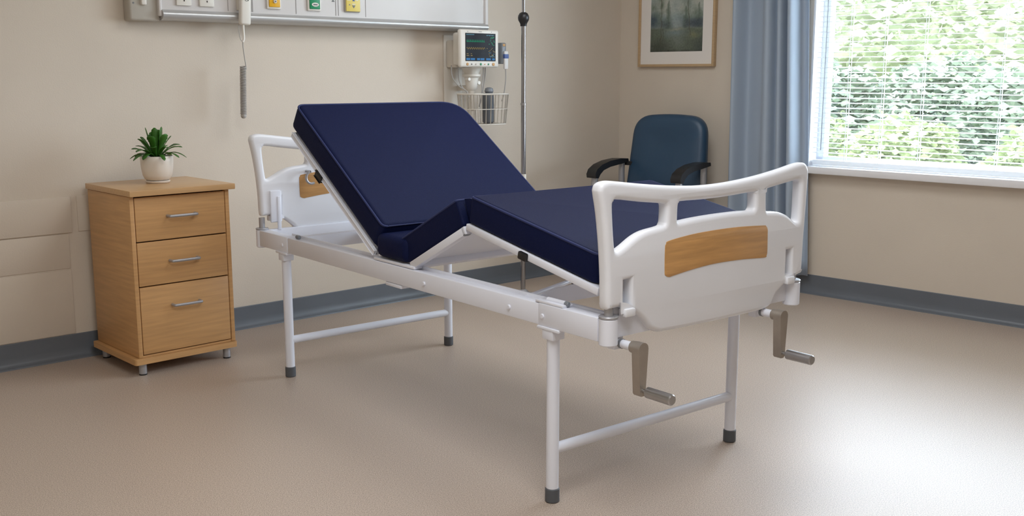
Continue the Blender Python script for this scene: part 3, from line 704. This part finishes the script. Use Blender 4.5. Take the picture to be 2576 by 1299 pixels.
for s in (-1, 1):
    X = s * 0.287 if s < 0 else 0.270
    prof = [(-0.355, 0.650), (-0.360, 0.672), (-0.34, 0.700), (-0.28, 0.725), (-0.18, 0.742), (-0.05, 0.748), (0.045, 0.742), (0.052, 0.722), (-0.03, 0.715), (-0.18, 0.705), (-0.26, 0.690), (-0.30, 0.668), (-0.322, 0.645)]
    bm = BM(); prism(bm, prof, 'x', X - 0.032, X + 0.032)
    bmesh.ops.bevel(bm, geom=[e for e in bm.edges if len(e.link_faces) == 2 and e.calc_face_angle(0) > 1.2], offset=0.008, segments=2, affect='EDGES')
    obj('armrest', bm, M['black'], ch, 50)
    bm = BM(); tube(bm, catmull([(X, -0.325, 0.0), (X, -0.325, 0.30), (X, -0.318, 0.60), (X, -0.295, 0.675), (X, -0.22, 0.705)], 6), 0.020, 12); obj('front_leg', bm, M['satin'], ch)
    bm = BM(); tube(bm, catmull([(X, 0.10, 0.0), (X, 0.06, 0.30), (X, 0.02, 0.60), (X, 0.02, 0.72)], 6), 0.019, 12); obj('rear_leg', bm, M['satin'], ch)
    bm = BM(); cyl(bm, (X - s * 0.05, -0.325, 0.40), (X, -0.325, 0.40), 0.012, seg=12); obj('seat_bracket', bm, M['satin'], ch)
    bm = BM(); cyl(bm, (X - s * 0.05, 0.04, 0.40), (X, 0.04, 0.40), 0.012, seg=12); obj('seat_bracket', bm, M['satin'], ch)
    bm = BM(); box(bm, min(X, X - s * .07), max(X, X - s * .07), 0.035, 0.06, 0.70, 0.725, 0.003); obj('back_bracket', bm, M['black'], ch)

# ------------------------------------------------------------------ hospital bed
bed = empty('hospital_bed', Vector((-0.9367, 4.2234, 0)), -0.8897)
tag(bed, 'white steel hospital bed with raised backrest and two cranks at its foot', 'bed')
BL, BWD, UF, UH = 1.6787, 0.82, 1.905, -0.216
def P(name, bm, m, parent=bed, smooth=35, label=None):
    o = obj(name, bm, M[m], parent, smooth)
    if label: o['label'] = label
    return o
for s, v in ((-1, 0.0), (1, BWD)):
    a, b = v - 0.022, v + 0.022
    bm = BM()
    box(bm, -0.20, 0.055, a, b, 0.536, 0.604, 0.004); box(bm, 1.635, 1.885, a, b, 0.536, 0.604, 0.004)
    box(bm, 0.055, 1.635, a + 0.0015, b - 0.0015, 0.5375, 0.6025, 0.004)
    yi = b if s < 0 else a
    box(bm, 0.02, 1.70, yi - 0.003, yi + 0.003, 0.56, 0.612, 0.001)
    sr = P('side_rail', bm, 'white')
    for u in (0.012, 1.045, 1.50, 1.655):
        yo_ = a - 0.004 if s < 0 else b + 0.004
        bm = BM(); cyl(bm, (u, yo_, 0.567), (u, v, 0.567), 0.0075, seg=12, bev=0.0015); P('bolt', bm, 'white', sr)
    bm = BM(); box(bm, 0.72, 0.98, v - 0.018, v + 0.018, 0.604, 0.6145, 0.003); box(bm, 0.80, 0.90, v - 0.020, v + 0.020, 0.524, 0.537, 0.003); P('hinge_plate', bm, 'white', sr)
    bm = BM(); box(bm, 1.62, 1.74, v - 0.02, v + 0.02, 0.604, 0.612, 0.002); cyl(bm, (1.655, v, 0.614), (1.73, v, 0.614), 0.0075, seg=14); P('slide_bracket', bm, 'white', sr)
    ya, yb = sorted((v - s * 0.030, v - s * 0.046))
    bm = BM(); box(bm, 1.66, 1.875, ya, yb, 0.560, 0.607, 0.002); P('inner_angle', bm, 'white', sr)
    bm = BM(); cyl(bm, (1.73, v, 0.6135), (1.745, v, 0.6135), 0.0075, seg=12, bev=.002); P('bracket_end', bm, 'greypl', sr)
    bm = BM(); cyl(bm, (0.10, v, 0.610), (0.125, v, 0.610), 0.008, seg=12, bev=.002); P('bracket_end', bm, 'greypl', sr)
for u in (0.0, BL):
    for v in (0.0, BWD):
        bm = BM(); cyl(bm, (u, v, 0.03), (u, v, 0.53), 0.0190, seg=28); lg = P('leg', bm, 'white')
        bm = BM(); cyl(bm, (u, v, 0.0), (u, v, 0.044), 0.0218, seg=28, bev=0.003); P('rubber_foot', bm, 'rubber', lg)
        bm = BM(); box(bm, u - 0.024, u + 0.024, v - 0.024, v + 0.024, 0.500, 0.531, 0.004); box(bm, u - 0.045, u + 0.050, v - 0.026, v + 0.026, 0.5285, 0.5375, 0.002); P('leg_socket', bm, 'white', lg)
for u, z in ((0.0, 0.158), (BL, 0.1643)):
    bm = BM(); cyl(bm, (u, 0.0, z), (u, BWD, z), 0.0165, seg=24, caps=False); P('crossbar', bm, 'white')
for u in (UH, UF):
    for v in (0.0, BWD):
        bm = BM(); cyl(bm, (u, v, 0.528), (u, v, 0.604), 0.0265, seg=28, bev=0.003); cp = P('corner_post', bm, 'white')
        bm = BM(); cyl(bm, (u, v, 0.604), (u, v, 0.611), 0.0275, seg=28, bev=0.002); cyl(bm, (u, v, 0.609), (u, v, 0.655), 0.0125, seg=16); P('buffer_disc', bm, 'satin', cp)
for u in (UH, UF):
    bm = BM(); box(bm, u - 0.030, u - 0.002, 0.02, BWD - 0.02, 0.542, 0.604, 0.003) if u > 0 else box(bm, u + 0.002, u + 0.030, 0.02, BWD - 0.02, 0.542, 0.604, 0.003)
    P('end_rail', bm, 'white')
# inner cross members
bm = BM(); box(bm, 0.02, 0.06, 0.02, BWD - 0.02, 0.545, 0.600, 0.004); P('cross_member', bm, 'white')
bm = BM(); cyl(bm, (1.540, 0.015, 0.600), (1.395, 0.44, 0.604), 0.0075, seg=14); P('lift_link_bar', bm, 'white')
bm = BM()
prism(bm, [(0.02, 0.590), (0.02, 0.603), (0.06, 0.612), (0.11, 0.620), (0.26, 0.625), (0.56, 0.625), (0.71, 0.620), (0.80, 0.603), (0.80, 0.590), (0.70, 0.572), (0.12, 0.572)], 'x', 1.566, 1.573); P('arched_cross_plate', bm, 'white')
bm = BM(); box(bm, 1.485, 1.515, 0.245, 0.265, 0.600, 0.616, 0.002); P('lift_link', bm, 'rubber')
bm = BM(); box(bm, 0.06, 0.12, 0.34, 0.40, 0.565, 0.60, 0.003); cyl(bm, (0.12, 0.37, 0.572), (0.19, 0.37, 0.572), 0.011, seg=12); P('lift_lug', bm, 'white')
bm = BM(); cyl(bm, (0.19, 0.37, 0.572), (0.21, 0.37, 0.572), 0.015, seg=12, bev=.002); P('lift_lug_nut', bm, 'greypl')

# head- and footboard (moulded plate, local 2D = (v, z))
OUT = [(-0.022, 0.640), (-0.025, 0.719), (-0.032, 0.806), (-0.044, 0.893), (-0.055, 0.945), (-0.056, 0.960), (-0.048, 0.974), (-0.024, 0.980), (0.013, 0.977), (0.096, 0.966), (0.180, 0.956), (0.256, 0.949), (0.358, 0.943), (0.481, 0.945), (0.611, 0.955), (0.727, 0.970), (0.800, 0.982), (0.836, 0.984), (0.852, 0.970), (0.858, 0.950), (0.856, 0.890), (0.853, 0.817), (0.849, 0.740), (0.846, 0.640), (0.836, 0.628), (0.785, 0.616), (0.748, 0.598), (0.718, 0.580), (0.702, 0.556), (0.690, 0.545), (0.668, 0.538), (0.619, 0.535), (0.400, 0.534), (0.206, 0.537), (0.173, 0.543), (0.145, 0.557), (0.122, 0.582), (0.091, 0.606), (0.060, 0.622), (0.030, 0.633), (-0.009, 0.632)]
H1 = [(-0.007, 0.912), (-0.002, 0.924), (0.011, 0.929), (0.10, 0.916), (0.188, 0.905), (0.200, 0.900), (0.203, 0.888), (0.202, 0.857), (0.199, 0.847), (0.188, 0.840), (0.126, 0.833), (0.085, 0.821), (0.044, 0.800), (0.018, 0.789), (0.008, 0.789), (0.004, 0.797), (-0.002, 0.846)]
H2 = [(0.270, 0.905), (0.256, 0.902), (0.251, 0.893), (0.250, 0.857), (0.252, 0.849), (0.261, 0.847), (0.321, 0.851), (0.421, 0.854), (0.520, 0.854), (0.578, 0.852), (0.590, 0.856), (0.595, 0.866), (0.593, 0.897), (0.590, 0.906), (0.580, 0.909), (0.488, 0.905), (0.384, 0.903)]
H3 = [(0.665, 0.916), (0.653, 0.912), (0.648, 0.902), (0.650, 0.857), (0.653, 0.847), (0.663, 0.843), (0.713, 0.838), (0.753, 0.826), (0.780, 0.811), (0.800, 0.799), (0.812, 0.797), (0.818, 0.806), (0.820, 0.840), (0.820, 0.909), (0.817, 0.925), (0.806, 0.932), (0.788, 0.931)]
INL = [(0.195, 0.779), (0.199, 0.791), (0.211, 0.799), (0.307, 0.808), (0.411, 0.811), (0.520, 0.810), (0.630, 0.804), (0.646, 0.801), (0.654, 0.790), (0.655, 0.776), (0.657, 0.722), (0.654, 0.709), (0.643, 0.703), (0.544, 0.709), (0.416, 0.711), (0.311, 0.705), (0.236, 0.697), (0.215, 0.695), (0.201, 0.700), (0.196, 0.712)]
SLL = [(0.040, 0.706), (0.067, 0.708), (0.067, 0.628), (0.040, 0.628)]
SLR = [(0.762, 0.713), (0.787, 0.714), (0.787, 0.634), (0.762, 0.634)]
MUZ = Matrix(((0, 0, 1, 0), (1, 0, 0, 0), (0, 1, 0, 0), (0, 0, 0, 1)))      # (a, b, c) -> (u=c, v=a, z=b)
def sm2(lp, sub=4): return [tuple(p) for p in catmull(lp, sub, True)]
for name, u, dz, sg, dvv, dvi in (('footboard', UF, 0.0, 1, 0.0, 0.0), ('headboard', UH, 0.032, -1, 0.014, -0.022)):
    T = Matrix.Translation((u, dvv, dz)) @ MUZ
    bd = P(name, plate([sm2(OUT), sm2(H1), sm2(H2), sm2(H3), SLL, SLR], 0.042, 0.014, T, 3), 'whitepl', smooth=40)
    for q in (1, -1):
        T2 = Matrix.Translation((u + q * 0.0205, dvi, dz)) @ MUZ
        il = P('wood_inlay', plate([sm2(INL)], 0.004, 0.001, T2, 1), 'oak', bd, label='oak coloured inlay')
    for x0, x1 in ((0.034, 0.073), (0.756, 0.793)):
        bm = BM(); box(bm, u - sg * 0.016 - 0.004, u - sg * 0.016 + 0.004, x0, x1, 0.60 + dz, 0.72 + dz, 0.002); P('latch_plate', bm, 'whitepl', bd)
        ua, ub = sorted((u + sg * 0.0, u + sg * 0.030))
        bm = BM(); box(bm, ua, ub, x0 + 0.003, x1 + 0.003, 0.604 + dz, 0.627 + dz, 0.004); P('latch_tab', bm, 'whitepl', bd)
# headboard latch seen from inside, and the pull ring
bm = BM(); box(bm, UH + 0.018, UH + 0.030, 0.030, 0.082, 0.635, 0.770, 0.004); box(bm, UH + 0.024, UH + 0.034, 0.060, 0.076, 0.600, 0.745, 0.003); P('latch_bar', bm, 'white')
bm = BM()
tube(bm, [(UH + 0.055 + 0.0, 0.215 + 0.026 * math.cos(t), 0.818 + 0.026 * math.sin(t)) for t in [PI * 0.55 + PI * 1.1 * k / 18 for k in range(19)]], 0.0055, 10)
cyl(bm, (UH + 0.02, 0.208, 0.844), (UH + 0.056, 0.208, 0.844), 0.006, seg=10); P('pull_ring', bm, 'satin')
# platforms: side tubes and sheet
def platform(name, p0, p1, r, v0=-0.014, v1=0.80, sheet=True):
    p0, p1 = Vector((p0[0], 0, p0[1])), Vector((p1[0], 0, p1[1]))
    d = (p1 - p0).normalized(); nrm = Vector((-d.z, 0, d.x)); nrm = nrm if nrm.z > 0 else -nrm
    L_ = (p1 - p0).length
    m4 = Matrix(((d.x, 0, nrm.x, p0.x), (0, 1, 0, 0), (d.z, 0, nrm.z, p0.z), (0, 0, 0, 1)))
    b_ = BM()
    for v in (v0 + r, v1 - r): box(b_, 0, L_, v - r, v + r, -2 * r, -0.001, 0.003, mtx=m4)
    for l in (r, L_ - r): box(b_, l - r, l + r, v0 + r, v1 - r, -2 * r, -0.001, 0.003, mtx=m4)
    if sheet: box(b_, 0.004, L_ - 0.004, v0 + 0.004, v1 - 0.004, -0.007, -0.002, mtx=m4)
    return P(name, b_, 'white'), m4
bp_, m_b = platform('backrest_platform', (0.720, 0.637), (0.124, 1.032), 0.010)
tp_, m_t = platform('thigh_platform', (0.946, 0.626), (1.262, 0.787), 0.014)
lp_, m_l = platform('leg_platform', (1.276, 0.797), (1.878, 0.6848), 0.0115)
for m4, pos, nm in ((m_b, 0.451, bp_), (m_l, 0.291, lp_)):
    for v in (-0.008, 0.797):
        bm = BM(); box(bm, pos - 0.020, pos + 0.020, v - 0.015, v + 0.015, -0.027, -0.002, 0.005, mtx=m4); P('mattress_clip', bm, 'black', nm, label='black mattress clip')
for v in (-0.002, 0.788):
    bm = BM(); box(bm, 0.335, 0.352, v - 0.012, v + 0.012, -0.030, 0.0, 0.004, mtx=m_t); P('joint_clamp', bm, 'greypl', tp_)
bm = BM(); box(bm, 0.715, 0.945, 0.012, 0.79, 0.607, 0.617, 0.003); P('seat_platform', bm, 'white')
bm = BM(); cyl(bm, (0.50, 0.0, 0.765), (0.50, 0.80, 0.765), 0.008, seg=12); P('back_lift_bar', bm, 'white')
bm = BM(); cyl(bm, (0.23, 0.37, 0.572), (0.50, 0.37, 0.765), 0.010, seg=12); P('back_lift_arm', bm, 'white')
# screw tubes and cranks
for v in (0.052, 0.672):
    bm = BM(); cyl(bm, (1.10, v, 0.556), (1.55, v, 0.550), 0.010, seg=14); box(bm, 1.55, 1.90, v - 0.018, v + 0.018, 0.552, 0.592, 0.003); P('screw_tube', bm, 'white')
    bm = BM(); box(bm, 1.865, 1.895, v - 0.018, v + 0.018, 0.505, 0.56, 0.004); cyl(bm, (1.88, v, 0.524), (1.948, v, 0.524), 0.0125, seg=18); ck = P('crank', bm, 'white')
    bm = BM(); cyl(bm, (1.902, v, 0.524), (1.910, v, 0.524), 0.0140, seg=18); P('pin_ring', bm, 'greypl', ck)
    bm = BM()
    cyl(bm, (1.946, v, 0.524), (1.966, v, 0.524), 0.0170, seg=24, bev=0.002)
    poly = [(v + 0.0185 * math.cos(t), 0.524 + 0.0185 * math.sin(t)) for t in [PI * k / 12 for k in range(13)]] + [(v - 0.0105, 0.398), (v - 0.006, 0.392), (v + 0.006, 0.392), (v + 0.0105, 0.398)]
    prism(bm, poly, 'x', 1.962, 1.990)
    P('crank_arm', bm, 'crank', ck, 40, 'bronze grey crank arm')
    bm = BM(); cyl(bm, (1.986, v, 0.408), (2.012, v, 0.408), 0.0055, seg=12); cyl(bm, (2.006, v, 0.408), (2.098, v, 0.408), 0.0155, seg=28, bev=0.003); P('crank_handle', bm, 'steel', ck)

# ------------------------------------------------------------------ mattress
mt = empty('mattress', bed.location + Matrix.Rotation(-0.8897, 3, 'Z') @ Vector((0.85, 0.4, 0.64)), -0.8897)
tag(mt, 'navy blue folding mattress lying on the raised hospital bed platform', 'mattress')
IT = Matrix.Translation((-0.85, -0.4, -0.64))
def section(name, m4, ln, t, v0, v1, r0, r1, bev=0.010):
    """rounded slab on a platform frame m4 (x along the platform, z its normal)"""
    ra, rb = r1 if isinstance(r1, tuple) else (r1, r1)
    lp = rounded_poly([(0, v0), (ln, v0), (ln, v1), (0, v1)], [r0, ra, rb, r0], 8)
    b_ = plate([lp], t, bev, IT @ m4 @ Matrix.Translation((0, 0, t / 2 + 0.001)), 3)
    o = obj(name, b_, M['navy'], mt, 40)
    lp2 = rounded_poly([(0.002, v0 + 0.002), (ln - 0.002, v0 + 0.002), (ln - 0.002, v1 - 0.002), (0.002, v1 - 0.002)], [r0, ra, rb, r0], 8)
    b_ = BM(); tube(b_, [IT @ m4 @ Vector((p[0], p[1], t - 0.0045)) for p in lp2], 0.0040, 8, closed=True)
    obj('piping', b_, M['navyp'], o, 60)
    return o
V0, V1 = -0.008, 0.800
section('back_section', m_b @ Matrix.Translation((0.006, 0, 0.003)), 0.752, 0.104, V0, 0.782, 0.024, (0.034, 0.105), 0.018)
section('thigh_section', m_t @ Matrix.Translation((-0.018, 0, 0)), 0.366, 0.093, V0, V1, 0.010, 0.010)
section('leg_section', m_l @ Matrix.Translation((0.004, 0, 0)), 0.592, 0.090, V0, V1, 0.010, 0.035)
bm = BM(); box(bm, 0.738 - 0.85, 0.936 - 0.85, V0 - 0.014 - 0.4, V1 + 0.004 - 0.4, 0.618 - 0.64, 0.704 - 0.64, 0.026, 4)
obj('seat_gusset', bm, M['navy'], mt, 50)
bm = BM(); prism(bm, [(1.232 - 0.85, 0.868 - 0.64), (1.262 - 0.85, 0.872 - 0.64), (1.288 - 0.85, 0.868 - 0.64), (1.271 - 0.85, 0.790 - 0.64), (1.266 - 0.85, 0.790 - 0.64)], 'y', 0.012 - 0.4, 0.79 - 0.4)
obj('knee_gusset', bm, M['navy'], mt, 40)

# ------------------------------------------------------------------ outside the window
bm = BM(); box(bm, -14, 14, 0.25, 30, -0.62, -0.5); o = struct('ground', bm, M['lawn'], rz=RA)
def plant(name, x, y, z0, rx, rz, cnt, lw, m, label, cat, trunk=0.0, group=None):
    e = empty(name, RW(x, y, z0), RA); tag(e, label, cat, group)
    b_ = BM(); rr_ = random.Random(int(x * 100 + y * 10))
    for k in range(cnt):
        while True:
            p = Vector((rr_.uniform(-1, 1), rr_.uniform(-1, 1), rr_.uniform(-1, 1)))
            if 0.55 < p.length < 1: break
        lump = 1 + 0.16 * math.sin(5 * p.x + x) * math.sin(6 * p.z + y)
        c = Vector((p.x * rx * lump, p.y * rx * lump, trunk + rz + p.z * rz * lump))
        a = Vector((rr_.uniform(-1, 1), rr_.uniform(-1, 1), rr_.uniform(-1, 1))).normalized(); q, w = frame_axes(a)
        s = lw * rr_.uniform(0.6, 1.3)
        b_.faces.new([b_.verts.new(c + q * (s * i) + w * (s * 0.55 * j)) for i, j in ((-1, 0), (0, -1), (1, 0), (0, 1))])
    obj('foliage', b_, M[m], e, 0)
    b_ = BM(); hh = trunk + rz
    tube(b_, [(0, 0, 0), (0.03, 0.02, hh * 0.5), (0, 0, hh)], [0.10 if trunk else 0.04, 0.07 if trunk else 0.03, 0.02], 8); obj('trunk', b_, M['bark'], e)
    return e
for x, y, rx, rz_, lab in ((-1.40, 4.7, 0.62, 0.74, 'leafy green shrub outside the window, nearest the curtain'),
                           (-0.02, 4.45, 0.62, 0.70, 'leafy green shrub outside in the middle of the window view'),
                           (1.32, 4.3, 0.62, 0.68, 'leafy green shrub outside nearest the right edge of the picture')):
    plant('shrub', x, y, -0.5, rx, rz_, 3600, 0.052, 'shrub', lab, 'shrub', 0.0, 'shrubs outside the window')
for (x, y), lab in (((-2.85, 8.0), 'dark evergreen bush behind the shrubs, left in the window view'), ((0.02, 8.3), 'dark evergreen bush behind the shrubs, right in the window view'), ((-1.95, 10.3), 'dark evergreen bush farther back, between the two nearer evergreen bushes')):
    plant('evergreen_bush', x, y, -0.5, 1.12, 1.02, 3600, 0.085, 'darkleaf', lab, 'bush', 0.0, 'evergreen bushes outside')
for (x, y), lab in (((-5.4, 12.9), 'pale green tree at the left beyond the evergreen bushes'), ((-1.4, 13.1), 'pale green tree at the right beyond the evergreen bushes'), ((-4.6, 18.0), 'pale green tree farthest back, seen between the two nearer trees')):
    plant('tree', x, y, -0.5, 1.75, 2.1, 3000, 0.15, 'treeleaf', lab, 'tree', 1.0, 'pale trees outside')

# ------------------------------------------------------------------ light
def area(name, loc, sx, sy, power, col, rot):
    l = bpy.data.lights.new(name, 'AREA'); l.shape = 'RECTANGLE'; l.size = sx; l.size_y = sy; l.energy = power; l.color = col
    o = bpy.data.objects.new(name, l); COL.objects.link(o); o.location = loc; o.rotation_euler = rot
    return o
warm = (0.95, 0.975, 1.0)
area('added_ceiling_fill', BW(-2.0, -1.9, H - 0.01), 1.3, 1.3, 31, warm, (0, 0, WA))  # this and the next: unseen area lights added under the ceiling to brighten the room
area('added_ceiling_fill', BW(-4.0, -3.6, H - 0.01), 1.3, 1.3, 48, warm, (0, 0, WA))
pt_ = area('window_portal', RW((WX0 + WX1) / 2, 0.16, (WZ0 + WZ1) / 2), WX1 - WX0, WZ1 - WZ0, 1, (1, 1, 1), (PI / 2, 0, RA))
pt_.rotation_euler = (-PI / 2, 0, RA)
pt_.data.cycles.is_portal = True
sun = bpy.data.lights.new('sun', 'SUN'); sun.energy = 12.0; sun.angle = math.radians(3); sun.color = (0.95, 0.98, 1.0)
so = bpy.data.objects.new('sun', sun); COL.objects.link(so)
dirv = (Matrix.Rotation(RA, 3, 'Z') @ Vector((0.35, 0.75, -0.95))).normalized()
so.rotation_euler = dirv.to_track_quat('-Z', 'Y').to_euler()

w = bpy.data.worlds.new('World'); scn.world = w; w.use_nodes = True
bg = w.node_tree.nodes['Background']; bg.inputs['Color'].default_value = (0.74, 0.87, 1.0, 1); bg.inputs['Strength'].default_value = 17.0

# ------------------------------------------------------------------ camera
cam = bpy.data.cameras.new('Camera'); co = bpy.data.objects.new('Camera', cam); COL.objects.link(co)
cam.sensor_width = 36.0; cam.lens = 36.0 * 2599.4 / 2576.0; cam.clip_start = 0.05
co.location = (0, 0, 1.2551); co.rotation_euler = (PI / 2 - 0.1749, 0, 0)
scn.camera = co
scn.view_settings.view_transform = 'Standard'; scn.view_settings.look = 'None'
scn.view_settings.gamma = 1.0; scn.view_settings.exposure = 0.0; scn.view_settings.use_curve_mapping = False
scn.cycles.use_denoising = True
scn.cycles.max_bounces = 10; scn.cycles.diffuse_bounces = 6; scn.cycles.glossy_bounces = 4; scn.cycles.transparent_max_bounces = 12
scn.cycles.sample_clamp_indirect = 6.0
